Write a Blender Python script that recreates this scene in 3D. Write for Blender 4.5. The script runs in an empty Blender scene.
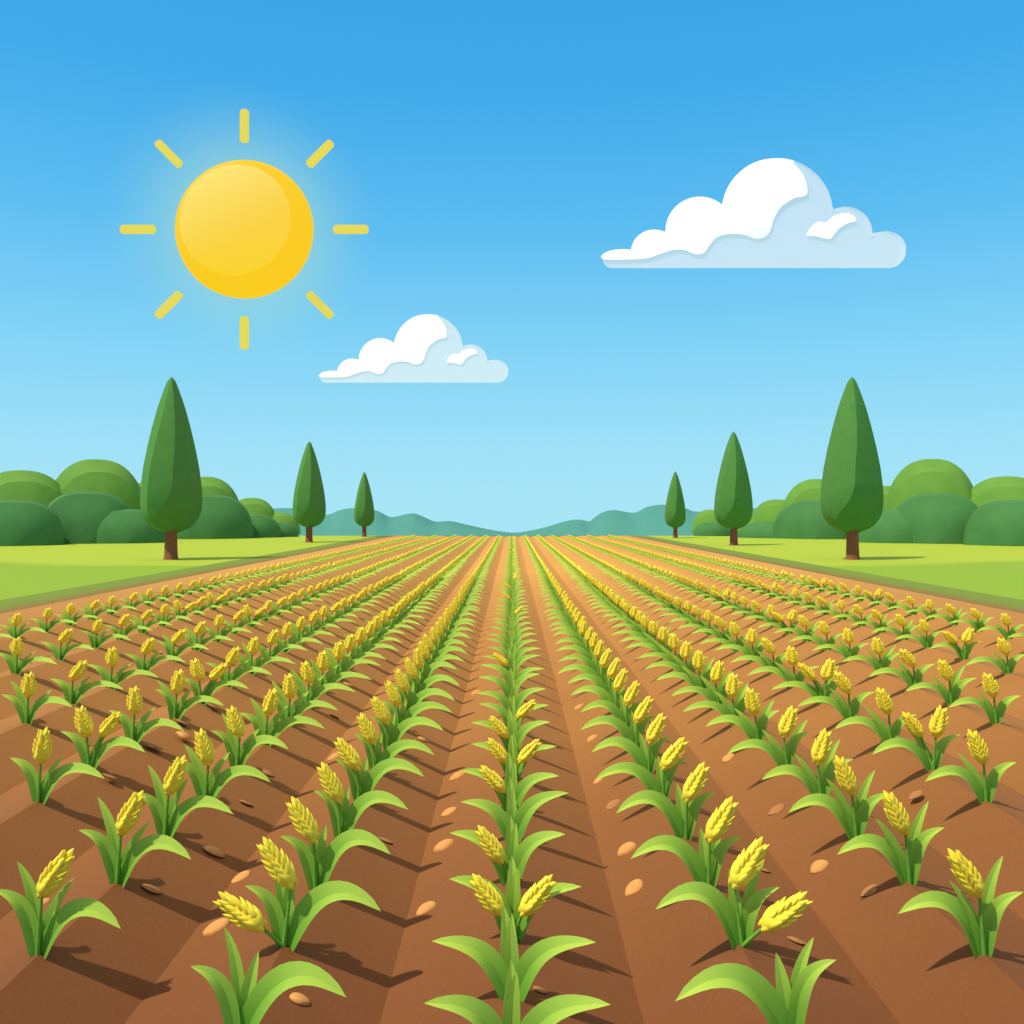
import bpy, bmesh, math, random
from mathutils import Vector, Matrix
random.seed(7)
C = bpy.context.scene.collection
F, H, VX, VY = 900.0, 2.4, 512.0, 513.0

def srgb(h):
    h = h.lstrip('#')
    out = []
    for i in (0, 2, 4):
        c = int(h[i:i+2], 16) / 255
        out.append(c/12.92 if c <= .04045 else ((c+.055)/1.055)**2.4)
    return out
def at(px, py, d):                       # a picture position at a distance -> world
    return Vector(((px-VX)/F*d, d, H-(py-VY)/F*d))
def gd(py): return F*H/(py-VY)           # distance of flat ground seen at row py

# ------------------------------------------------------------------ materials
def newmat(name):
    m = bpy.data.materials.new(name); m.use_nodes = True
    nt = m.node_tree; b = nt.nodes['Principled BSDF']
    b.inputs['Specular IOR Level'].default_value = .15
    b.inputs['Roughness'].default_value = .75
    return m, nt, b
def N(nt, t, **kw):
    n = nt.nodes.new(t)
    for k, v in kw.items(): setattr(n, k, v)
    return n
def mixc(nt, a, b, fac, blend='MIX'):
    n = N(nt, 'ShaderNodeMix', data_type='RGBA', blend_type=blend)
    for sock, v in ((n.inputs[6], a), (n.inputs[7], b), (n.inputs[0], fac)):
        if hasattr(v, 'is_linked') or isinstance(v, bpy.types.NodeSocket): nt.links.new(v, sock)
        elif isinstance(v, (int, float)): sock.default_value = v
        else: sock.default_value = (*v, 1)
    return n.outputs[2]
def noise(nt, scale, detail=3, coord='Object', vec=None):
    tc = N(nt, 'ShaderNodeTexCoord'); n = N(nt, 'ShaderNodeTexNoise')
    n.inputs['Scale'].default_value = scale; n.inputs['Detail'].default_value = detail
    src = tc.outputs[coord]
    if vec:
        mp = N(nt, 'ShaderNodeMapping'); mp.inputs['Scale'].default_value = vec
        nt.links.new(src, mp.inputs[0]); src = mp.outputs[0]
    nt.links.new(src, n.inputs['Vector']); return n.outputs['Fac']
def rng(nt, sock, a, b, c=0, d=1, smooth=False):
    n = N(nt, 'ShaderNodeMapRange')
    if smooth: n.interpolation_type = 'SMOOTHSTEP'
    nt.links.new(sock, n.inputs[0])
    for i, v in enumerate((a, b, c, d)): n.inputs[i+1].default_value = v
    return n.outputs[0]
def math_(nt, op, a, b=0.0):
    n = N(nt, 'ShaderNodeMath', operation=op)
    for i, v in enumerate((a, b)):
        if isinstance(v, bpy.types.NodeSocket): nt.links.new(v, n.inputs[i])
        else: n.inputs[i].default_value = v
    return n.outputs[0]
def bump(nt, b, fac, strength, dist):
    n = N(nt, 'ShaderNodeBump'); n.inputs['Strength'].default_value = strength
    n.inputs['Distance'].default_value = dist
    nt.links.new(fac, n.inputs['Height']); nt.links.new(n.outputs[0], b.inputs['Normal'])
def plain(name, col, var=.12, scale=6, bs=0, bd=.01, rough=.75, col2=None):
    m, nt, b = newmat(name)
    f = noise(nt, scale)
    c2 = col2 or [c*(1-var*2) for c in col]
    c = mixc(nt, col, c2, rng(nt, f, .35, .65))
    nt.links.new(c, b.inputs['Base Color']); b.inputs['Roughness'].default_value = rough
    if bs: bump(nt, b, noise(nt, scale*3), bs, bd)
    return m

def leaf_mat(name, base, tip, trans=.25):
    m, nt, b = newmat(name)
    a = N(nt, 'ShaderNodeAttribute', attribute_name='grad')
    c = mixc(nt, base, tip, rng(nt, a.outputs['Fac'], 0.0, .95))
    oi = N(nt, 'ShaderNodeObjectInfo')
    c = mixc(nt, c, (.9, 1, .8), rng(nt, oi.outputs['Random'], 0, 1, 0, .10), 'MULTIPLY')
    nt.links.new(c, b.inputs['Base Color']); b.inputs['Roughness'].default_value = .55
    tr = N(nt, 'ShaderNodeBsdfTranslucent'); nt.links.new(c, tr.inputs[0])
    mx = N(nt, 'ShaderNodeMixShader'); mx.inputs[0].default_value = trans
    nt.links.new(b.outputs[0], mx.inputs[1]); nt.links.new(tr.outputs[0], mx.inputs[2])
    nt.links.new(mx.outputs[0], nt.nodes['Material Output'].inputs[0])
    return m
M = {}
M['leaf'] = leaf_mat('leaf_green', (.11, .36, .03), (.50, .67, .09))
M['stalk'] = plain('stalk_green', (.17, .42, .045), .1)
def ear_mat():
    m, nt, b = newmat('ear_yellow')
    a = N(nt, 'ShaderNodeAttribute', attribute_name='grad')
    c = mixc(nt, (.96, .655, .03), (.97, .78, .065), rng(nt, a.outputs['Fac'], .0, .6))
    nt.links.new(c, b.inputs['Base Color']); b.inputs['Roughness'].default_value = .6
    tr = N(nt, 'ShaderNodeBsdfTranslucent'); nt.links.new(c, tr.inputs[0])
    mx = N(nt, 'ShaderNodeMixShader'); mx.inputs[0].default_value = .0
    nt.links.new(b.outputs[0], mx.inputs[1]); nt.links.new(tr.outputs[0], mx.inputs[2])
    nt.links.new(mx.outputs[0], nt.nodes['Material Output'].inputs[0])
    return m
M['ear'] = ear_mat()
M['crown'] = plain('cypress_green', (.088, .245, .048), .04, 2.0, .12, .02)
M['bushlight'] = plain('broadleaf_green', (.138, .295, .042), .06, .5, .3, .05)
M['bushdark'] = plain('dark_hedge_green', (.068, .205, .056), .07, .5, .3, .05)
M['trunk'] = plain('trunk_brown', (.29, .095, .045), .12, 9, .4, .02)
M['hill'] = plain('wooded_hill', (.075, .27, .22), .05, .02, .2, .3)
M['clod'] = plain('orange_clod', (.68, .31, .09), .08, 14, .2, .005)
M['clod2'] = plain('brown_clod', (.42, .18, .06), .08, 14, .2, .005)

def soil_mat():                                     # dark brown soil near, paler orange soil towards the far end
    m, nt, b = newmat('ploughed_soil')
    tc = N(nt, 'ShaderNodeTexCoord'); sp = N(nt, 'ShaderNodeSeparateXYZ')
    nt.links.new(tc.outputs['Object'], sp.inputs[0])
    y = sp.outputs['Y']
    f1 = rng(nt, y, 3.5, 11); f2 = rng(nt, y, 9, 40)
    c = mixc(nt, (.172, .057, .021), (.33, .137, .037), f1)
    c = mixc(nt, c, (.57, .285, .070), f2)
    n1 = noise(nt, 1.2, 4, vec=(1, .35, 1)); n2 = noise(nt, 45, 3)
    c = mixc(nt, c, (.96, .955, .95), rng(nt, n1, .4, .7), 'MULTIPLY')
    c = mixc(nt, c, (.93, .92, .92), rng(nt, n2, .45, .7), 'MULTIPLY')
    nt.links.new(c, b.inputs['Base Color']); b.inputs['Roughness'].default_value = .95
    bump(nt, b, noise(nt, 30, 5), .15, .01)
    return m
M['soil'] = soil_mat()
def meadow_mat():
    m, nt, b = newmat('meadow_grass')
    tc = N(nt, 'ShaderNodeTexCoord'); sp = N(nt, 'ShaderNodeSeparateXYZ')
    nt.links.new(tc.outputs['Object'], sp.inputs[0])
    yy = math_(nt, 'ADD', sp.outputs['Y'], math_(nt, 'MULTIPLY', noise(nt, .03, 1), 24))
    ax = math_(nt, 'ABSOLUTE', sp.outputs['X'])
    yy = math_(nt, 'ADD', yy, math_(nt, 'MULTIPLY', ax, -.15))
    c = mixc(nt, (.24, .365, .028), (.36, .445, .034), rng(nt, yy, 50.6, 52.4, smooth=True))
    c = mixc(nt, c, (.88, .92, .85), rng(nt, noise(nt, 9, 4), .45, .7), 'MULTIPLY')
    nt.links.new(c, b.inputs['Base Color']); b.inputs['Roughness'].default_value = .9
    bump(nt, b, noise(nt, 14, 4), .3, .03)
    return m
M['meadow'] = meadow_mat()
def verge_mat():
    m, nt, b = newmat('verge_grass')
    tc = N(nt, 'ShaderNodeTexCoord'); sp = N(nt, 'ShaderNodeSeparateXYZ')
    nt.links.new(tc.outputs['Object'], sp.inputs[0])
    ax = math_(nt, 'ADD', math_(nt, 'ABSOLUTE', sp.outputs['X']), math_(nt, 'MULTIPLY', noise(nt, 3, 4), .35))
    c = mixc(nt, (.235, .12, .035), (.17, .23, .03), rng(nt, ax, 12.3, 13.4))
    nt.links.new(c, b.inputs['Base Color']); b.inputs['Roughness'].default_value = .9
    bump(nt, b, noise(nt, 20, 4), .4, .03)
    return m
M['verge'] = verge_mat()
def cloud_mat(name, shade_mix):
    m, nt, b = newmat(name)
    b.inputs['Base Color'].default_value = (.82, .79, .82, 1) if shade_mix else (.93, .94, .95, 1); b.inputs['Roughness'].default_value = 1
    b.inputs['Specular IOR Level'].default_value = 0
    if shade_mix:
        tr = N(nt, 'ShaderNodeBsdfTransparent'); mx = N(nt, 'ShaderNodeMixShader'); mx.inputs[0].default_value = shade_mix
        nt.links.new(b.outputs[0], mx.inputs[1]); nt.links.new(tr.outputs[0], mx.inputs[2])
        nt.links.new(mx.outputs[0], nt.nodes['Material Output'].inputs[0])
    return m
M['cloud'] = cloud_mat('lit_cloud', 0); M['cloud_shade'] = cloud_mat('shaded_cloud', .64)  # white for lit cloud; its shade painted as a greyer see-through copy
def glow_mat(name, em, es, base):
    m, nt, b = newmat(name)
    b.inputs['Base Color'].default_value = (*base, 1)
    b.inputs['Emission Color'].default_value = (*em, 1); b.inputs['Emission Strength'].default_value = es
    return m
M['sun_body'] = glow_mat('sun_yellow', (.95, .58, .012), 1, (.02, .03, .004))
M['sun_core'] = glow_mat('sun_core_yellow', (.95, .575, .0), 1, (.012, .11, .10))
M['sun_ray'] = glow_mat('sun_ray_yellow', (.76, .66, .09), 1, (.03, .03, .003))

# ------------------------------------------------------------------ object helpers
def mkmesh(name, verts, faces, mats, smooth=True, grad=None, midx=None):
    me = bpy.data.meshes.new(name)
    me.from_pydata([tuple(v) for v in verts], [], faces)
    for m in (mats if isinstance(mats, (list, tuple)) else [mats]): me.materials.append(m)
    if midx: me.polygons.foreach_set('material_index', midx)
    me.polygons.foreach_set('use_smooth', [smooth]*len(faces))
    if grad is not None:
        a = me.attributes.new('grad', 'FLOAT', 'POINT'); a.data.foreach_set('value', grad)
    me.update(); return me
def link(name, me, parent=None, loc=(0, 0, 0)):
    o = bpy.data.objects.new(name, me); C.objects.link(o); o.location = loc
    if parent: o.parent = parent
    return o
def tag(o, label=None, cat=None, group=None, kind=None):
    if label: o['label'] = label
    if cat: o['category'] = cat
    if group: o['group'] = group
    if kind: o['kind'] = kind
    return o
def recalc(me):
    bm = bmesh.new(); bm.from_mesh(me); bmesh.ops.recalc_face_normals(bm, faces=bm.faces); bm.to_mesh(me); bm.free(); return me

# ------------------------------------------------------------------ ground
ROWX = [1.27, 2.57, 3.95, 5.55, 7.45, 9.5]
YE = 95.0
rows = [-x for x in reversed(ROWX)] + [0.0] + ROWX
RH = .30
prof = [(-12.2, 0.0), (-10.9, -.02), (-10.25, -RH*.8)]
for i, r in enumerate(rows):
    prof.append((r, 0.0))
    if i < len(rows)-1:
        w = rows[i+1]-r
        fr_ = .60 if r > 0 else (.40 if r < -1.5 else (.55 if r == 0 else .45))
        prof.append((r+w*fr_, -RH*(w/1.27)**.1))
prof += [(10.25, -RH*.8), (10.9, -.02), (12.2, 0.0)]
ys = [-4, 0, 3, 6, 10, 15, 22, 30, 42, 56, 72, 86, YE]
V, FC = [], []
for j in range(len(prof)-1):                        # every flank its own strip so the ridges stay crisp
    (x0, z0), (x1, z1) = prof[j], prof[j+1]
    b0 = len(V)
    for y in ys:
        k = 1.0 if y < 60 else max(.25, 1-(y-60)/50)
        V += [(x0, y, z0*k), (x1, y, z1*k)]
    for i in range(len(ys)-1):
        a = b0+2*i; FC.append((a, a+1, a+3, a+2))
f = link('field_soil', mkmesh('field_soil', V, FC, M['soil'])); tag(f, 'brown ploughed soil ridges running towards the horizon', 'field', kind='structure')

def gz(y): return 0.0 if y <= YE else -.0262*(y-YE) - .0000*(y-YE)
V, FC = [], []
def strip(x0, x1, ylist):
    b0 = len(V)
    for y in ylist:
        n = 2
        V.extend([(x0, y, gz(y)), (x1, y, gz(y))])
    for i in range(len(ylist)-1):
        a = b0+2*i; FC.append((a, a+1, a+3, a+2))
near = [-4, 20, 50, 80, YE]; far = [YE, 160, 300, 700, 1600, 4000]
strip(-1500, -14.1, near+far[1:]); strip(14.1, 1500, near+far[1:]); strip(-14.1, 14.1, far)
g = link('meadow', mkmesh('meadow', V, FC, M['meadow'], False)); tag(g, 'bright lime green meadow on both sides of the field', 'meadow', kind='structure')
for s in (-1, 1):
    V, FC = [], []
    xs = [12.2*s, 14.1*s]
    for y in [-4, 20, 50, 80, YE]: V += [(xs[0], y, 0), (xs[1], y, 0)]
    for i in range(4): a = 2*i; FC.append((a, a+1, a+3, a+2) if s > 0 else (a, a+2, a+3, a+1))
    v = link('verge', mkmesh('verge', V, FC, M['verge'], False))
    tag(v, 'dark green grass verge along the %s edge of the field' % ('right' if s > 0 else 'left'), 'verge', 'grass verges', 'structure')

# hills: a ridge traced from the skyline, with a real depth behind it
def smooth_poly(pts, n=5):
    out = []
    for i in range(len(pts)-1):
        p0 = pts[max(i-1, 0)]; p1 = pts[i]; p2 = pts[i+1]; p3 = pts[min(i+2, len(pts)-1)]
        for k in range(n):
            t = k/n
            out.append(tuple(.5*(2*p1[a]+(p2[a]-p0[a])*t+(2*p0[a]-5*p1[a]+4*p2[a]-p3[a])*t*t+(3*p1[a]-p0[a]-3*p2[a]+p3[a])*t**3) for a in (0, 1)))
    out.append(pts[-1]); return out
skyL = [(-260, 500), (-120, 506), (-20, 498), (80, 508), (200, 512), (250, 512), (270, 509), (284, 508), (300, 509), (326, 514.5), (340, 510), (354, 508.2), (376, 510.4), (391, 517), (411, 513.3), (421, 515.7), (435, 521.5), (450, 521), (466, 524.4), (487, 529), (511, 533.2)]
skyR = [(511, 533.2), (521, 532.4), (546, 527), (566, 521), (579, 519.6), (591, 521), (600, 513.7), (613, 510), (634, 512.7), (647, 507), (660, 504.8), (674, 505.5), (686, 508.4), (701, 511.7), (760, 508), (850, 512), (950, 500), (1050, 506), (1150, 500), (1290, 508)]
for nm, sky, lab, D in (('hill', skyL, 'low teal hills on the horizon left of the centre row', 340), ('hill', skyR, 'low teal hills on the horizon right of the centre row', 350)):
    sp = smooth_poly(sky); V, FC, = [], []
    prof_h = [(0, -.02), (.25, .45), (.55, .8), (1, 1), (1.6, .8), (2.6, 0)]
    for (px, py) in sp:
        top = at(px, py, D); base = gz(D-40)-1.5
        for (q, hh) in prof_h:
            z = base+(top.z-base)*hh
            yy = D-40+40*q
            V.append((top.x*yy/D if q <= 1 else top.x, yy, z))
    n = len(prof_h)
    for i in range(len(sp)-1):
        for j in range(n-1):
            a = i*n+j; FC.append((a, a+n, a+n+1, a+1))
    o = link(nm, recalc(mkmesh(nm, V, FC, M['hill']))); tag(o, lab, 'hills', 'teal hills on the horizon', 'structure')

# ------------------------------------------------------------------ cypress trees
CP = [(0, .02), (.012, .075), (.03, .14), (.08, .24), (.14, .35), (.207, .46), (.33, .63), (.458, .78), (.583, .905), (.66, .955), (.71, .985), (.76, 1), (.81, 1), (.85, .985), (.885, .94), (.92, .85), (.95, .72), (.975, .54), (1, .22)]
def interp(tab, t):
    for (a, x), (b, y) in zip(tab, tab[1:]):
        if t <= b: return x+(y-x)*(t-a)/max(b-a, 1e-9)
    return tab[-1][1]
RIM = [(0, -.35), (.12, -.46), (.27, -.56), (.42, -.66), (.56, -.73), (.68, -.75), (.81, -.76), (.93, -.8), (1, -.8)]
TER = [(0, .1), (.1, .2), (.2, .2), (.33, .18), (.46, .13), (.58, .05), (.7, .02), (.77, -.08), (.83, -.28), (.885, -.52), (.93, -.72), (1, -.74)]
def crown_mesh(hc, R, tw=0.0):
    V, FC = [], []
    ts = []
    for i in range(len(CP)-1):
        ts += [CP[i][0], (CP[i][0]+CP[i+1][0])/2]
    ts.append(1.0)
    def ring(t):
        r = R*interp(CP, t); b = interp(RIM, t); c = interp(TER, t)
        P = [(-1, .1), (b, -.86 if t < .8 else -.86+(t-.8)*1.2), (c, -.95+.25*max(0, t-.7)), (1, .08), (.55, .85), (-.55, .85)]
        return [(x*r, y*r) for x, y in P]
    for k in range(6):
        b0 = len(V)
        for t in ts:
            rg = ring(t); z = hc*(1-t)
            (xa, ya), (xb, yb) = rg[k], rg[(k+1) % 6]
            mx, my = (xa+xb)/2, (ya+yb)/2
            bl = .10 if k in (2, 3, 4, 5) else .03
            V += [(xa, ya, z), (mx*(1+bl), my*(1+bl), z), (xb, yb, z)]
        for i in range(len(ts)-1):
            for q in (0, 1):
                a = b0+3*i+q; FC.append((a, a+1, a+4, a+3))
        # underside
    b0 = len(V); rg = ring(1.0); V += [(x, y, 0) for x, y in rg]; FC.append(tuple(range(b0, b0+6)))
    V += [(x, y, hc) for x, y in ring(0)]; FC.append(tuple(range(b0+6, b0+12)))
    me = mkmesh('crown', V, FC, M['crown'])
    # orient outwards
    bm = bmesh.new(); bm.from_mesh(me)
    for f_ in bm.faces:
        c = f_.calc_center_median(); r = Vector((c.x, c.y, .001 if abs(c.z-hc) > .01 else 1))
        if c.z < .001: r = Vector((0, 0, -1))
        if f_.normal.dot(r) < 0: f_.normal_flip()
    bm.to_mesh(me); bm.free(); return me
def trunk_mesh(h, r):
    V, FC = [], []
    angs = [-2.9, -2.0, -1.25, -.2, .9, 2.0]
    zs = [(0, 1.22), (.06, 1.08), (.3, 1), (1, .92)]
    for k in range(6):
        b0 = len(V)
        for (q, s) in zs:
            for a in (angs[k], angs[(k+1) % 6]): V.append((math.cos(a)*r*s, math.sin(a)*r*s, q*h))
        for i in range(3): a = b0+2*i; FC.append((a, a+1, a+3, a+2))
    return recalc(mkmesh('trunk', V, FC, M['trunk']))
def cypress(cx, base, top, cbot, hw, thw, label):
    d = gd(base); u = d/F
    t = link('cypress_tree', None, None, at(cx, base, d)); t.location.z = 0
    tag(t, label, 'tree', 'cone-shaped trees beside the field')
    cw = link('crown', crown_mesh((cbot-top)*u, hw*u), t, (0, 0, (base-cbot)*u))
    an = math.atan((VX-cx)/F); cw.rotation_euler.z = an*(1.0 if an > 0 else .8)
    link('trunk', trunk_mesh((base-cbot)*u+.5*hw*u, thw*u), t)
cypress(171.5, 559.5, 377, 532.5, 29.2, 6.6, 'tallest cone-shaped tree on the meadow at the left edge')
cypress(309.3, 542.3, 441.5, 527.3, 16.2, 3.4, 'middle-sized cone-shaped tree left of the field, in front of dark bushes')
cypress(364.3, 536.8, 472, 526.6, 10, 2.2, 'smallest cone-shaped tree left of the field, in front of teal hills')
cypress(852, 559.5, 377, 532.5, 29.6, 6.6, 'tallest cone-shaped tree on the meadow at the right edge')
cypress(733.5, 545.3, 431.7, 529, 18.8, 4, 'middle-sized cone-shaped tree right of the field')
cypress(675.3, 538, 471.5, 527.8, 10.3, 2.2, 'smallest cone-shaped tree right of the field, in front of teal hills')

# ------------------------------------------------------------------ rounded trees and bushes
def dome_mesh(name, R, h, mat, dark=False):
    ex = .68 if dark else .8; ri, yi = (.95, .20) if dark else (.87, .36)
    V, FC = [], []
    n = 28
    def arc(s, ox, oz, y, k):
        th = math.pi*k/n
        cs = math.cos(th); x = -math.copysign(abs(cs)**ex, cs)*R*s+ox*R; z = math.sin(th)**.92*h*s+oz*h*math.sin(th)
        return (x, y, max(z, 0))
    def band(a, b):
        b0 = len(V)
        for k in range(n+1): V.extend([arc(*a, k), arc(*b, k)])
        for k in range(n): q = b0+2*k; FC.append((q, q+1, q+3, q+2))
    o = (1, 0, 0, 0.0); i1 = (ri, .035*(not dark), -.035*(not dark), -yi*R); 
    band(o, i1)
    b0 = len(V)                                     # front face, leaning outwards at the foot
    lv = [(ri, yi), (.66, .52 if not dark else .4), (.42, .65 if not dark else .5), (.2, .73 if not dark else .55), (.02, .76 if not dark else .57)]
    kk = 0 if dark else .035
    for (s, y) in lv:
        for k in range(n+1): V.append(arc(s, kk*s/.87, -kk*s/.87, -y*R, k))
    for l in range(len(lv)-1):
        for k in range(n): q = b0+l*(n+1)+k; FC.append((q, q+1, q+n+2, q+n+1))
    lv = [(1, 0), (.9, .36), (.66, .6), (.3, .8), (.02, .85)]
    b0 = len(V)
    for (s, y) in lv:
        for k in range(n+1): V.append(arc(s, 0, 0, y*R, k))
    for l in range(len(lv)-1):
        for k in range(n): q = b0+l*(n+1)+k; FC.append((q, q+n+1, q+n+2, q+1))
    me = mkmesh(name, V, FC, mat)
    bm = bmesh.new(); bm.from_mesh(me)
    for f_ in bm.faces:
        c = f_.calc_center_median()
        if f_.normal.dot(Vector((c.x/R, c.y/R, c.z/h))) < 0: f_.normal_flip()
    bm.to_mesh(me); bm.free(); return me
def base_y(px):
    a = abs(px-512); return 535.2 + max(0, (a-215))/222*8.3
def bush(kind, cx, top, hw, label, push=0):
    d = gd(base_y(cx))+push+(9 if kind == 'light' else 0)
    u = d/F; h = H-(top-VY)*u
    nm = 'rounded_tree' if kind == 'light' else 'dark_bush'
    o = link(nm, dome_mesh(nm, hw*u, h, M['bushlight' if kind == 'light' else 'bushdark'], kind == 'dark'), None, ((cx-VX)*u, d, -.02))
    o.rotation_euler.z = math.atan((VX-cx)/F)
    tag(o, label, 'tree' if kind == 'light' else 'bush', 'pale rounded trees behind the bushes' if kind == 'light' else 'dark bushes along the meadow')
B = [('light', 22, 470, 50, 'pale green rounded tree at the far left edge', 3), ('light', 97, 459, 49, 'big pale green rounded tree left of the tallest left cone tree'),
 ('light', 148, 482, 34, 'pale green rounded tree just left of the tallest left cone tree', 3), ('light', 206, 476.5, 37, 'pale green rounded tree just right of the tallest left cone tree'),
 ('light', 252, 497.6, 26, 'small pale green tree between tallest and middle left cone trees', 3), ('light', 277, 512, 23, 'lowest pale green tree beside the middle left cone tree'),
 ('dark', 14, 500, 46, 'dark green bush at the far left edge of the meadow', 1), ('dark', 88, 491, 45, 'big dark green bush left of the tallest left cone tree'),
 ('dark', 126, 509, 42, 'lower dark green bush beside the trunk of the tallest left cone tree', -3), ('dark', 210, 494.5, 42, 'big dark green bush right of the tallest left cone tree'),
 ('dark', 251, 514, 30, 'dark green bush between tallest and middle left cone trees', -2), ('dark', 273, 521.7, 25, 'lowest dark green bush touching the middle left cone tree', -3),
 ('light', 1006, 476, 46, 'pale green rounded tree at the far right edge', 3), ('light', 931, 458.6, 46, 'big pale green rounded tree right of the tallest right cone tree'),
 ('light', 884, 485.5, 32, 'pale green rounded tree just right of the tallest right cone tree', 3), ('light', 817, 478.7, 37, 'pale green rounded tree just left of the tallest right cone tree'),
 ('light', 777, 499.2, 27, 'small pale green tree between tallest and middle right cone trees', 3), ('light', 754, 512, 22, 'lowest pale green tree right of the middle right cone tree', 1),
 ('light', 710, 509.4, 18, 'pale green tree left of the middle right cone tree'),
 ('dark', 1012, 500, 44, 'dark green bush at the far right edge of the meadow', 1), ('dark', 937, 493, 46, 'big dark green bush right of the tallest right cone tree'),
 ('dark', 893, 509.4, 40, 'lower dark green bush beside the trunk of the tallest right cone tree', -3), ('dark', 816, 500, 42, 'big dark green bush left of the tallest right cone tree'),
 ('dark', 774, 521, 36, 'low dark green bush between tallest and middle right cone trees', -3), ('dark', 712, 521.7, 18, 'small dark green bush left of the middle right cone tree', -3)]
for b in B: bush(*b)

# ------------------------------------------------------------------ sun and clouds
def sphere_mesh(name, r, mat, sy=1.0):
    bm = bmesh.new(); bmesh.ops.create_uvsphere(bm, u_segments=96, v_segments=48, radius=r)
    bmesh.ops.scale(bm, vec=(1, sy, 1), verts=bm.verts)
    for f_ in bm.faces: f_.smooth = True
    me = bpy.data.meshes.new(name); bm.to_mesh(me); bm.free(); me.materials.append(mat); return me
SD = 900.0; u = SD/F
SUNC = at(244.3, 229.3, SD)
sn = link('sun', None, None, SUNC); tag(sn, 'big yellow sun with eight short rays in the sky', 'sun')
link('disc', sphere_mesh('disc', 69*u, M['sun_body'], .35), sn)
link('core', sphere_mesh('core', 60*u, M['sun_core'], .62), sn, (-3.5*u, 0, 3.5*u))
for k in range(8):
    a = math.pi/4*k
    r0, r1 = (89, 124) if k % 2 == 0 else (90, 124)
    if k == 2: r0, r1 = 87, 120
    if k == 6: r0, r1 = 87, 120
    bm = bmesh.new(); bmesh.ops.create_cube(bm, size=1)
    bmesh.ops.scale(bm, vec=((r1-r0)*u, 6*u, 8.4*u), verts=bm.verts)
    bmesh.ops.bevel(bm, geom=bm.edges[:], offset=1.6*u, segments=3, affect='EDGES')
    me = bpy.data.meshes.new('ray'); bm.to_mesh(me); bm.free(); me.materials.append(M['sun_ray'])
    rr = (r0+r1)/2*u
    o = link('ray', me, sn, (math.cos(a)*rr, 0, math.sin(a)*rr)); o.rotation_euler = (0, -a, 0)

def arcpts(cx, cy, r, a0, a1, n=14):
    return [(cx+r*math.cos(math.radians(a0+(a1-a0)*i/n)), cy-r*math.sin(math.radians(a0+(a1-a0)*i/n))) for i in range(n+1)]
def circ_clip(circles, bottom, tail):
    # upper envelope of circles sampled over x, then the flat base
    pts = []
    x = tail[0]
    xs = [600+.75*i for i in range(0, 410)]
    for x in xs:
        best = None
        for (cx, cy, rx, ry) in circles:
            if abs(x-cx) <= rx:
                yy = cy-ry*math.sqrt(max(0, 1-((x-cx)/rx)**2)); best = yy if best is None else min(best, yy)
        if best is not None: pts.append((x, min(best, bottom-1)))
    return pts
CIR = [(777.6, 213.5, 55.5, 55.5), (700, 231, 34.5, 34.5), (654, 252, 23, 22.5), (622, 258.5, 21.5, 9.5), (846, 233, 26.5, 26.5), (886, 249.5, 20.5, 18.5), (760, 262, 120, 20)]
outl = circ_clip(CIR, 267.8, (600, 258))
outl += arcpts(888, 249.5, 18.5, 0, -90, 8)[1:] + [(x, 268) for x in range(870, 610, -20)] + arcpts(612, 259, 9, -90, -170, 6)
Z2 = lambda pts: [(560+x/2.56, 120+y/2.56) for x, y in pts]
wl = smooth_poly(Z2([(600, 112), (620, 135), (632, 165), (631, 192), (600, 200), (567, 222), (548, 252), (538, 284), (522, 300), (500, 303), (470, 293), (430, 292), (400, 302), (380, 324), (368, 340), (345, 343), (320, 333), (290, 332), (255, 343), (220, 354), (170, 357), (112, 357)]), 4)
up = [p for p in circ_clip(CIR[:4], 262, (600, 258)) if p[0] < 794.5 and p[1] < 259]
white = up + wl
hl = smooth_poly(Z2([(630, 296), (640, 276), (660, 260), (682, 261), (700, 246), (730, 238), (750, 243), (758, 258), (738, 264), (716, 276), (704, 290), (693, 303), (680, 303), (655, 297), (630, 296)]), 4)[:-1]
def slab(name, pts, mat, x0, y0, sc, D, near, thick, bev, parent, lean=.55):
    # closed puffed slab: the bottom edge nearest, the upper side sloping away like a real cloud top
    import mathutils
    P = [(x0+(x-753.5)*sc, y0+(y-267.8)*sc) for x, y in pts]
    q = []
    for p in P:
        if not q or (abs(p[0]-q[-1][0])+abs(p[1]-q[-1][1])) > .35*sc: q.append(p)
    P = q
    org = parent.location
    bm = bmesh.new()
    def pt(px, py, off):
        d = D+(y0-py)*D/F*lean+off
        return at(px, py, d)-org
    fr = [bm.verts.new(pt(px, py, -near)) for px, py in P]
    face = bm.faces.new(fr)
    r = bmesh.ops.extrude_face_region(bm, geom=[face])
    zb = min(v.co.z for v in fr); cen = sum((v.co for v in fr), Vector())/len(fr)
    for v in [g_ for g_ in r['geom'] if isinstance(g_, bmesh.types.BMVert)]:
        v.co = Vector((cen.x+(v.co.x-cen.x)*.97, v.co.y+thick, max(v.co.z, zb+thick*.34)))
    bmesh.ops.recalc_face_normals(bm, faces=bm.faces)
    bmesh.ops.triangulate(bm, faces=[f_ for f_ in bm.faces if len(f_.verts) > 4])
    me = bpy.data.meshes.new(name); bm.to_mesh(me); bm.free(); me.materials.append(mat)
    o = link(name, me, parent)
    return o
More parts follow.
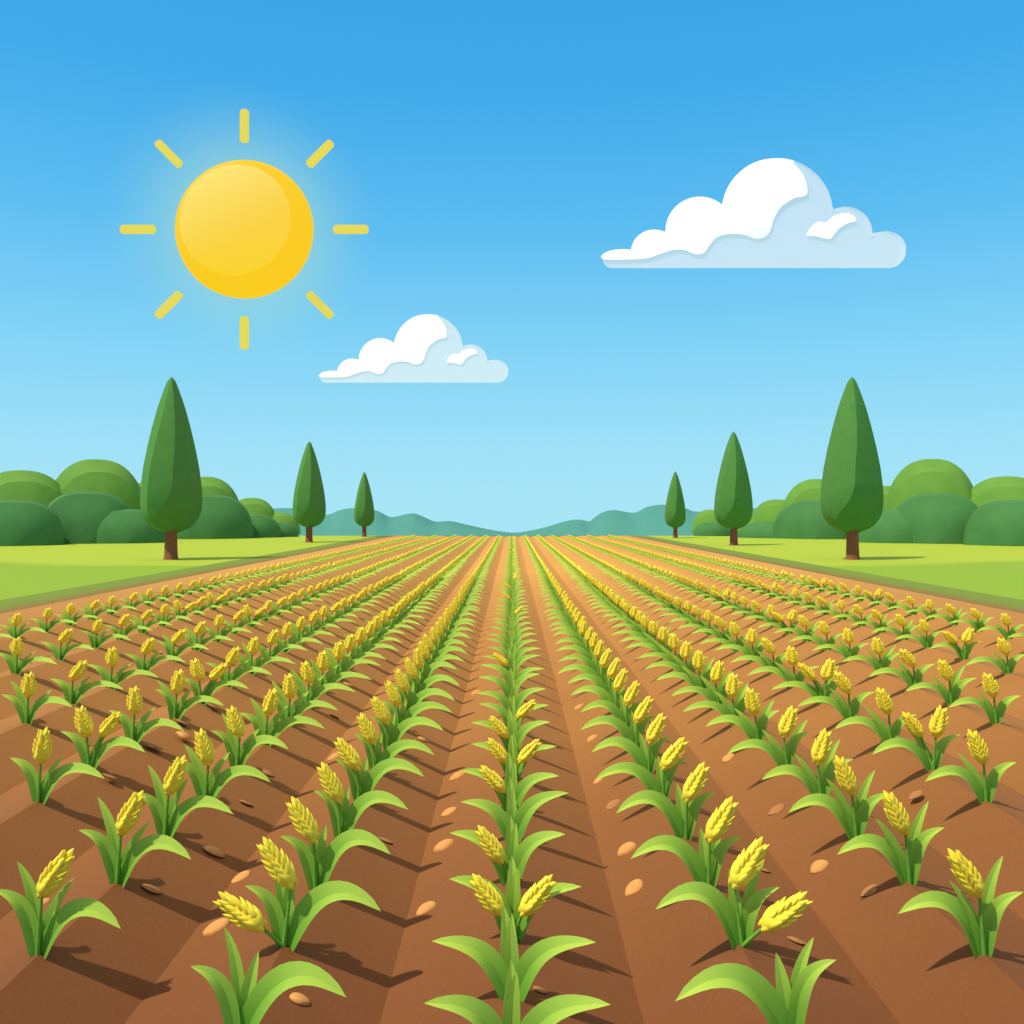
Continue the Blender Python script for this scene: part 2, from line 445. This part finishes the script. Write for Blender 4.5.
def cloud(cx, by, sc, D, label):
    c = link('cloud', None, None, at(cx, by, D)); tag(c, label, 'cloud', 'white clouds in the blue sky')
    k = D/F*sc
    slab('shaded_cloud', outl, M['cloud_shade'], cx, by, sc, D, 0, 3.5*k, 2, c)  # shaded side by colour; the white slabs below trace the lit parts
    slab('bright_cloud', white, M['cloud'], cx, by, sc, D, .3*k, .6*k, 1, c)
    slab('cloud_highlight', hl, M['cloud'], cx, by, sc, D, .3*k, .6*k, 1, c)
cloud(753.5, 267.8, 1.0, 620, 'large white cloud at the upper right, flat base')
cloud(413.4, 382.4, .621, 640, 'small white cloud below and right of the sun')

# ------------------------------------------------------------------ crop plants
def bez(P, t):
    a = (1-t); return P[0]*a**3+P[1]*3*a*a*t+P[2]*3*a*t*t+P[3]*t**3
def leaf_geo(P, W, seg=14, face=(0, -.62, .78), fold=.22, s=1):
    P = [Vector((p[0]*s, p[1], p[2])) for p in P]; Fv = Vector(face).normalized()
    V, FC, G = [], [], []
    for side in (0, 1):
        b0 = len(V)
        for i in range(seg+1):
            t = i/seg; c = bez(P, t)
            T = (bez(P, min(1, t+.02))-bez(P, max(0, t-.02))).normalized()
            w = T.cross(Fv); w = w.normalized()
            n = w.cross(T).normalized()
            if n.dot(Fv) < 0: n = -n
            wd = W*.5*((t+.10)**.55*(1-t)**.72)/.66
            e = c+w*wd*(1 if side == 0 else -1)
            V += [c-n*wd*fold*2, e]; G += [t, t*.9+.1]
        for i in range(seg):
            a = b0+2*i; FC.append((a, a+1, a+3, a+2) if side == 0 else (a, a+2, a+3, a+1))
    return V, FC, G
LS = {
 'arch': ([(.01, 0, -.03), (.09, -.02, .25), (.25, -.04, .39), (.47, -.05, .19)], .165),
 'right': ([(.01, .01, -.02), (.03, .02, .16), (.08, .02, .3), (.2, .03, .44)], .115),
 'left': ([(-.01, 0, -.02), (-.03, 0, .2), (-.04, 0, .32), (-.2, -.02, .37)], .115),
 'tall': ([(-.01, .05, -.02), (-.02, .06, .2), (-.05, .08, .38), (-.15, .09, .53)], .10),
 'side': ([(.015, 0, -.03), (.055, -.01, .21), (.14, -.02, .31), (.375, -.03, .305)], .15),
 'blade': ([(0, .02, -.03), (.01, .03, .15), (.0, .05, .3), (.02, .07, .46)], .12),
}
def ear_geo(L=.27, R=.062, detail=True):
    V, FC, G = [], [], []
    def spindle(base, axis, ln, rad, seg, rings, g0, g1, flat=1.0, fn=None, prof=None):
        b0 = len(V); ax = axis.normalized()
        xx = ax.cross(Vector((.3, .9, .2))).normalized() if fn is None else ax.cross(fn).normalized()
        yy = xx.cross(ax).normalized()
        for i in range(rings+1):
            t = i/rings
            r = rad*(math.sin(math.pi*min(1, (t+.06)))**.7 if prof is None else prof(t))
            if i == rings: r = rad*.03
            for k in range(seg):
                a = 2*math.pi*k/seg
                V.append(base+ax*ln*t+xx*math.cos(a)*r+yy*math.sin(a)*r*flat); G.append(g0+(g1-g0)*t)
        for i in range(rings):
            for k in range(seg):
                a = b0+i*seg+k; b = b0+i*seg+(k+1) % seg; FC.append((a, b, b+seg, a+seg))
    body = lambda t: (min(1, (t+.03)/.2)**.5)*(1-.55*max(0, (t-.25)/.75)**1.4)
    if not detail:
        spindle(Vector((0, 0, 0)), Vector((0, 0, 1)), L, R*.88, 6, 5, .2, 1, prof=lambda t: body(t)*(1 if t < .8 else .75))
        return V, FC, G
    spindle(Vector((0, 0, 0)), Vector((0, 0, 1)), L*.93, R*.86, 14, 10, .3, .7, prof=body)
    nl = 6
    for l in range(nl):
        z = L*(.0+.80*l/(nl-1)); q = body(.04+.9*l/nl)
        for k in range(6):                                # six columns of grains, herringbone seen from the front
            a = math.pi/6+math.pi/3*k; off = .5*L*.8/(nl-1)*(k % 2)
            dr = Vector((math.cos(a), math.sin(a), 0))
            base = dr*R*.56*q+Vector((0, 0, z+off-.012))
            ax = dr*(.34 if l < nl-2 else .16)+Vector((0, 0, 1))
            spindle(base, ax, L*.33*(.75+.25*q), R*.46*(.6+.4*q), 6, 5, .1, 1, .6, dr, prof=lambda t: math.sin(math.pi*min(1, t*.8+.12))**.8*(1-t*.55))
    return V, FC, G
ear_me = {}
for dt in (True, False):
    V, FC, G = ear_geo(detail=dt); ear_me[dt] = mkmesh('ear', V, FC, M['ear'], True, G)
leaf_me = {}
for kname, (P, W) in LS.items():
    for s in (1, -1):
        for lod in (0, 1):
            V, FC, G = leaf_geo(P, W, 14 if lod == 0 else 6, s=s)
            leaf_me[kname, s, lod] = mkmesh('leaf', V, FC, M['leaf'], True, G)
def stalk_geo():
    V, FC = [], []
    for i, (z, r) in enumerate([(0, .012), (.5, .010), (1, .0085)]):
        for k in range(8): a = math.pi/4*k; V.append((math.cos(a)*r, math.sin(a)*r, z))
    for i in range(2):
        for k in range(8): a = i*8+k; b = i*8+(k+1) % 8; FC.append((a, b, b+8, a+8))
    return V, FC
V, FC = stalk_geo(); stalk_me = mkmesh('stalk', V, FC, M['stalk'])

def zsc(d): return 1-.30*max(0, min(1, (d-6)/15))-.2*max(0, min(1, (d-21)/60))
def xsc(d, ar): return (1+(.45 if ar > 1 else .12)*max(0, min(1, (d-5)/8)))*(1-(.42 if ar else .30)*max(0, min(1, (d-(14 if ar < 2 else 22))/26)))
def layout(row, d, s, idx):
    """list of (kind, mesh key, matrix) for a plant; s=+1 arches right, -1 left, 0 centre row"""
    R_ = random.Random(int(abs(row)*1000+idx*7+(3 if row > 0 else 0)))
    j = lambda a: R_.uniform(-a, a)
    it = []
    def leaf(kn, ss, rz=0, sc=1, tx=0):
        m = Matrix.Rotation(math.radians(rz+j(7)), 4, 'Z') @ Matrix.Rotation(math.radians(tx+j(4)), 4, 'Y') @ Matrix.Diagonal((sc*(1+j(.07)), sc*(1+j(.05)), sc*(1+j(.07)), 1))
        it.append(('leaf', (kn, ss), m))
    def ear(bx, by_, bz, tilt, sc=1.0, front=True):
        b = Vector((bx, by_, bz)); t = math.radians(tilt)
        dr = b-Vector((0, .0, 0)); q = dr.to_track_quat('Z', 'Y').to_matrix().to_4x4()
        it.append(('stalk', None, q @ Matrix.Diagonal((1, 1, dr.length+.01, 1))))
        it.append(('ear', None, Matrix.Translation(b) @ Matrix.Rotation(t, 4, 'Y') @ Matrix.Rotation(math.radians(8), 4, 'X') @ Matrix.Scale(sc, 4)))
    if s == 0:
        ears = CE.get(idx, None)
        if ears is None: ears = R_.choice(['', 'L', 'R', '', 'LR', 'L', '']) if 8 < idx < 13 else R_.choice(['', '', '', '', '', 'L', 'R'])
        leaf('blade', 1, 0, .85); leaf('blade', -1, 0, .95)
        leaf('side', -1, 0, 1.03); leaf('side', 1, 0, 1.03)
        if 'L' in ears: ear(-.06, -.06, .17, -36+j(4), .9)
        if 'R' in ears: ear(.06, -.06, .17, 36+j(4), .9)
        return it, len(ears)
    ar = abs(row)
    big = 1.12 if ar == 1 else 1.0
    leaf('arch', s, 0, big)
    if ar > 1: leaf('right', s, 0, .95)
    else: leaf('blade', s, 0, .85, 6*s)
    leaf('left', s, 0, 1.0 if ar > 1 else .95)
    if ar <= 2 or R_.random() < .35: leaf('tall', s, 0, .95 if ar > 1 else .85)
    n = 1
    if ar == 1:
        tl = [-40, -50, -27, -24, -32, -22, -24, -20, -18, -18][idx] if idx < 10 else -12+j(6)
        if idx == 0: n = 0
        elif idx == 1: ear(-.10*s, -.06, .13, -50*s, 1.02); ear(.045*s, .0, .34, -30*s, 1.02); n = 2
        else: ear((-.03 if idx == 0 else 0)*s, -.03, .33 if idx < 3 else .30, tl*s, 1.02)
    elif ar == 2:
        tl = {0: 35, 1: 27, 2: 22, 3: -10, 4: -12, 5: 12, 6: 0, 7: -6, 8: 2}.get(idx, 5+j(8))
        ear(.035*s, -.02, .34, tl*s)
    else:
        if ar == 3 and idx in (2, 5) or ar >= 4 and R_.random() < .1:
            ear(-.01*s, -.02, .34, -6*s); ear(.09*s, .02, .33, 32*s, .92); n = 2
        else: ear(.03*s, -.02, .35, (14+j(12))*s)
    return it, n
CE = {0: '', 1: '', 2: 'LR', 3: 'L', 4: '', 5: 'L', 6: 'LR', 7: 'L', 8: 'R', 12: 'L'}
START = {0: ([3.9, 4.47, 5.09, 5.85, 6.63, 7.33, 8.18, 9.1], .88), 1: ([4.12, 5.0, 5.75, 6.65, 7.5, 8.35], .86),
         2: ([4.9, 5.85, 6.69, 7.5, 8.44], .92), 3: ([6.6, 7.5, 8.44, 9.39, 10.5, 11.4, 12.5], 1.04), 4: ([9.3, 10.3, 11.35, 12.4, 13.5, 14.7], 1.08),
         5: ([12.4, 13.5, 14.8, 16.1, 17.1, 18.1], 1.08), 6: ([16.2, 17.2, 18.3, 19.3, 20.35, 21.3, 22.4], 1.04)}
plants = []
for row in range(-6, 7):
    ar = abs(row); X = 0 if row == 0 else (ROWX[ar-1]*(1 if row > 0 else -1))
    lst, st = START[ar]; lst = list(lst)
    rr = random.Random(row+50)
    while lst[-1] < YE-7: lst.append(lst[-1]+st*(1+rr.uniform(-.04, .04))*(1 if lst[-1] < 24 else max(.6, 1-(lst[-1]-24)/30)))
    for idx, d in enumerate(lst):
        px = VX+F*X/d
        if px < -25 or px > 1049: continue
        plants.append([row, idx, X+rr.uniform(-.015, .015), d])
plants.sort(key=lambda p: math.hypot(p[2], p[3]))
single, mass = plants[:298], plants[298:]
ORD = ['first', 'second', 'third', 'fourth', 'fifth', 'sixth', 'seventh', 'eighth', 'ninth', 'tenth', 'eleventh', 'twelfth', 'thirteenth', 'fourteenth', 'fifteenth', 'sixteenth', 'seventeenth', 'eighteenth', 'nineteenth']
TENS = {2: 'twent', 3: 'thirt', 4: 'fort', 5: 'fift', 6: 'sixt'}
def ordinal(n):
    if n <= 19: return ORD[n-1]
    t, u_ = divmod(n, 10)
    return TENS[t]+'ieth' if u_ == 0 else TENS[t]+'y-'+ORD[u_-1]
RN = {1: 'first', 2: 'second', 3: 'third', 4: 'fourth', 5: 'fifth', 6: 'outermost'}
counts = {}
for row, idx, X, d in sorted(single, key=lambda p: p[3]):
    counts[row] = counts.get(row, 0)+1; n = counts[row]
    s = 0 if row == 0 else (1 if row < 0 else -1)
    items, ne = layout(row, d, s, idx)
    root = link('crop_plant', None, None, (X, d, -.005)); root.scale = (xsc(d, abs(row)), xsc(d, abs(row)), zsc(d))
    e = {0: 'earless', 1: 'single-eared', 2: 'two-eared'}[ne]
    if row == 0: lab = '%s plant, %s from the front in the centre row' % (e, ordinal(n))
    else: lab = '%s plant, %s from the front in the %s row %s of centre' % (e, ordinal(n), RN[abs(row)], 'left' if row < 0 else 'right')
    tag(root, lab, 'plant', 'young crop plants in rows')
    lod = 0 if d < 13 else 1
    for kind, key, m in items:
        me = leaf_me[key[0], key[1], lod] if kind == 'leaf' else (ear_me[True] if kind == 'ear' else stalk_me)
        o = link(kind, me, root); o.matrix_local = m
# the rest of the crop, too small and too many to tell apart
V, FC, MI, G = [], [], [], []
sets = {}
for k in LS:
    for s in (1, -1): sets['leaf', k, s] = leaf_geo(*LS[k], seg=4, s=s)
sets['ear'] = ear_geo(detail=False)
for row, idx, X, d in mass:
    s = 0 if row == 0 else (1 if row < 0 else -1)
    items, ne = layout(row, d, s, idx)
    for kind, key, m in items:
        if kind == 'stalk': continue
        sv, sf, sg = sets['ear'] if kind == 'ear' else sets['leaf', key[0], key[1]]
        b0 = len(V); off = Vector((X, d, 0)); zs = zsc(d); xs_ = xsc(d, abs(row))
        V += [Vector(((q_ := m @ v).x*xs_, q_.y*xs_, q_.z*zs))+off for v in sv]; G += [.6+.4*g_ for g_ in sg]
        FC += [tuple(b0+i for i in f_) for f_ in sf]; MI += [1 if kind == 'ear' else 0]*len(sf)
o = link('distant_crop', mkmesh('distant_crop', V, FC, [M['leaf'], M['ear']], True, G, MI))
tag(o, 'distant yellow green crop rows merging towards the horizon', 'crop', kind='stuff')

# ------------------------------------------------------------------ clods of earth in the furrows
def soil_z(x, y):
    for (x0, z0), (x1, z1) in zip(prof, prof[1:]):
        if x0 <= x <= x1: return z0+(z1-z0)*(x-x0)/(x1-x0)
    return 0
def clod_mesh(name, a, b, c, mat, seed):
    r_ = random.Random(seed); bm = bmesh.new(); bmesh.ops.create_icosphere(bm, subdivisions=3, radius=1)
    ph = [r_.uniform(0, 6) for _ in range(4)]
    for v in bm.verts:
        x, y, z = v.co
        tp = 1-.35*x*x*(1 if x < 0 else .4)
        k = 1+.05*math.sin(3*x+ph[0])+.05*math.sin(4*y+ph[1])+.04*math.sin(5*z+ph[2])
        v.co = Vector((x*a*k, y*b*k*tp, max(z, -.25)*c*k*tp))
    for f_ in bm.faces: f_.smooth = True
    me = bpy.data.meshes.new(name); bm.to_mesh(me); bm.free(); me.materials.append(mat); return me
CL = [(214, 852, 1, 12), (216.5, 929, 1, 16), (241, 878, 1, 10), (335, 757, 1, 9), (183.6, 736, 1, 8.5), (348, 685.5, 1, 6), (426, 909, 1, 11), (444, 846.6, 1, 12), (449, 812.6, 1, 9), (458, 776, 1, 9.5), (423, 740, 1, 6.5), (579, 707.6, 1, 6), (592.5, 739, 1, 7), (598, 781.7, 1, 6), (626.5, 850, 1, 12), (634, 889, 1, 12), (476, 693, 1, 6), (728.4, 758.5, 1, 7.5), (818.6, 867, 1, 11),
 (152, 889, 0, 11), (246, 803, 0, 8), (267.5, 773, 0, 8), (152, 746, 0, 11), (110, 777, 0, 8), (386, 840.6, 0, 8), (213, 706, 0, 8), (181, 722, 0, 8), (334, 716, 0, 6), (776, 810, 0, 10), (763, 870, 0, 9), (797, 941, 0, 12), (869, 891, 0, 10), (915, 795, 0, 8), (613, 804.6, 0, 9), (540, 990, 0, 9), (300, 1000, 1, 12), (700, 985, 1, 11), (40, 905, 1, 10)]
cl = []
for i, (px, py, k, hw) in enumerate(CL):
    d = gd(py); z = 0
    for _ in range(6): z = soil_z((px-VX)/F*d, d); d = F*(H-z)/(py-VY)
    cl.append(((px-VX)/F*d, d, z, k, hw*d/F, i))
seen = {}
for x, d, z, k, hw, i in sorted(cl, key=lambda c: c[1]):
    idxr = sum(1 for r in rows if r < x)               # which furrow
    l, r = (rows[idxr-1] if idxr > 0 else None), (rows[idxr] if idxr < 13 else None)
    def rn(v):
        q = rows.index(v)-6
        return 'centre row' if q == 0 else '%s row %s' % (RN[abs(q)], 'left' if q < 0 else 'right')
    key = (idxr, k); seen[key] = seen.get(key, 0)+1
    if r is None: where = 'outside '+rn(l)
    elif l is None: where = 'outside '+rn(r)
    else: where = 'between %s and %s' % (rn(l), rn(r))
    o = link('earth_clod', clod_mesh('earth_clod', hw, hw*.75, hw*(.36 if k else .16), M['clod' if k else 'clod2'], i), None, (x, d, z+hw*.05))
    sl = math.atan((soil_z(x+.02, d)-soil_z(x-.02, d))/.04)
    o.rotation_euler = (0, -sl, random.Random(i).uniform(.1, .6))
    tag(o, '%s clod %s from the front, %s' % ('orange' if k else 'dull brown', ordinal(seen[key]), where), 'clod', 'clods of earth in the furrows')

# ------------------------------------------------------------------ sky, light, camera
S = Vector((-.46, -.27, .85)).normalized()
w = bpy.data.worlds.new('World'); bpy.context.scene.world = w; w.use_nodes = True
nt = w.node_tree; bg = nt.nodes['Background']
tc = N(nt, 'ShaderNodeTexCoord'); sp = N(nt, 'ShaderNodeSeparateXYZ'); nt.links.new(tc.outputs['Generated'], sp.inputs[0])
rp = N(nt, 'ShaderNodeValToRGB'); cr = rp.color_ramp
stops = [(0.0, '#a9e8fb'), (.07, '#9fe2fa'), (.17, '#84d6f9'), (.30, '#5bbff4'), (.43, '#3dabec'), (.52, '#39a6e8'), (.66, '#e2dccf'), (1.0, '#eae3d6')]  # pale top stops: unseen zenith whitened to add neutral fill light
while len(cr.elements) < len(stops): cr.elements.new(.5)
for e_, (p, c) in zip(cr.elements, stops): e_.position = p; e_.color = (*srgb(c), 1)
nt.links.new(sp.outputs['Z'], rp.inputs[0])
sky = N(nt, 'ShaderNodeTexSky', sky_type='NISHITA', sun_disc=False)
sky.sun_elevation = math.asin(S.z); sky.sun_rotation = math.atan2(S.x, S.y)
skc = mixc(nt, sky.outputs[0], (.1, .1, .1), 1.0, 'MULTIPLY')
col = mixc(nt, rp.outputs[0], skc, .05)
sd = (SUNC-Vector((0, 0, H))).normalized()             # pale aureole in the air round the sun
vm = N(nt, 'ShaderNodeVectorMath', operation='DOT_PRODUCT'); nt.links.new(tc.outputs['Generated'], vm.inputs[0]); vm.inputs[1].default_value = sd
ang = math_(nt, 'ARCCOSINE', vm.outputs['Value'])
gl = math_(nt, 'POWER', rng(nt, ang, .065, .142, 1, 0), 1.8)
col = mixc(nt, col, srgb('#a6dccf'), math_(nt, 'MULTIPLY', gl, .5))
nt.links.new(col, bg.inputs[0]); bg.inputs[1].default_value = 1.0
L = bpy.data.lights.new('sun_lamp', 'SUN'); L.energy = 3.85; L.angle = math.radians(1.2); L.color = (1, .94, .80)
lo = link('sun_lamp', L); lo.rotation_euler = S.to_track_quat('Z', 'Y').to_euler()
cam = bpy.data.cameras.new('camera'); cam.sensor_width = 36; cam.lens = 36*F/1024; cam.clip_end = 20000; cam.clip_start = .05
co = link('camera', cam, None, (0, 0, H)); co.rotation_euler = (math.radians(90)+1/F, 0, 0)
sc = bpy.context.scene; sc.camera = co
sc.view_settings.view_transform = 'Standard'; sc.view_settings.look = 'None'; sc.view_settings.exposure = 0; sc.view_settings.gamma = 1
sc.render.engine = 'CYCLES'; sc.cycles.use_denoising = True; sc.cycles.max_bounces = 6; sc.cycles.transparent_max_bounces = 12
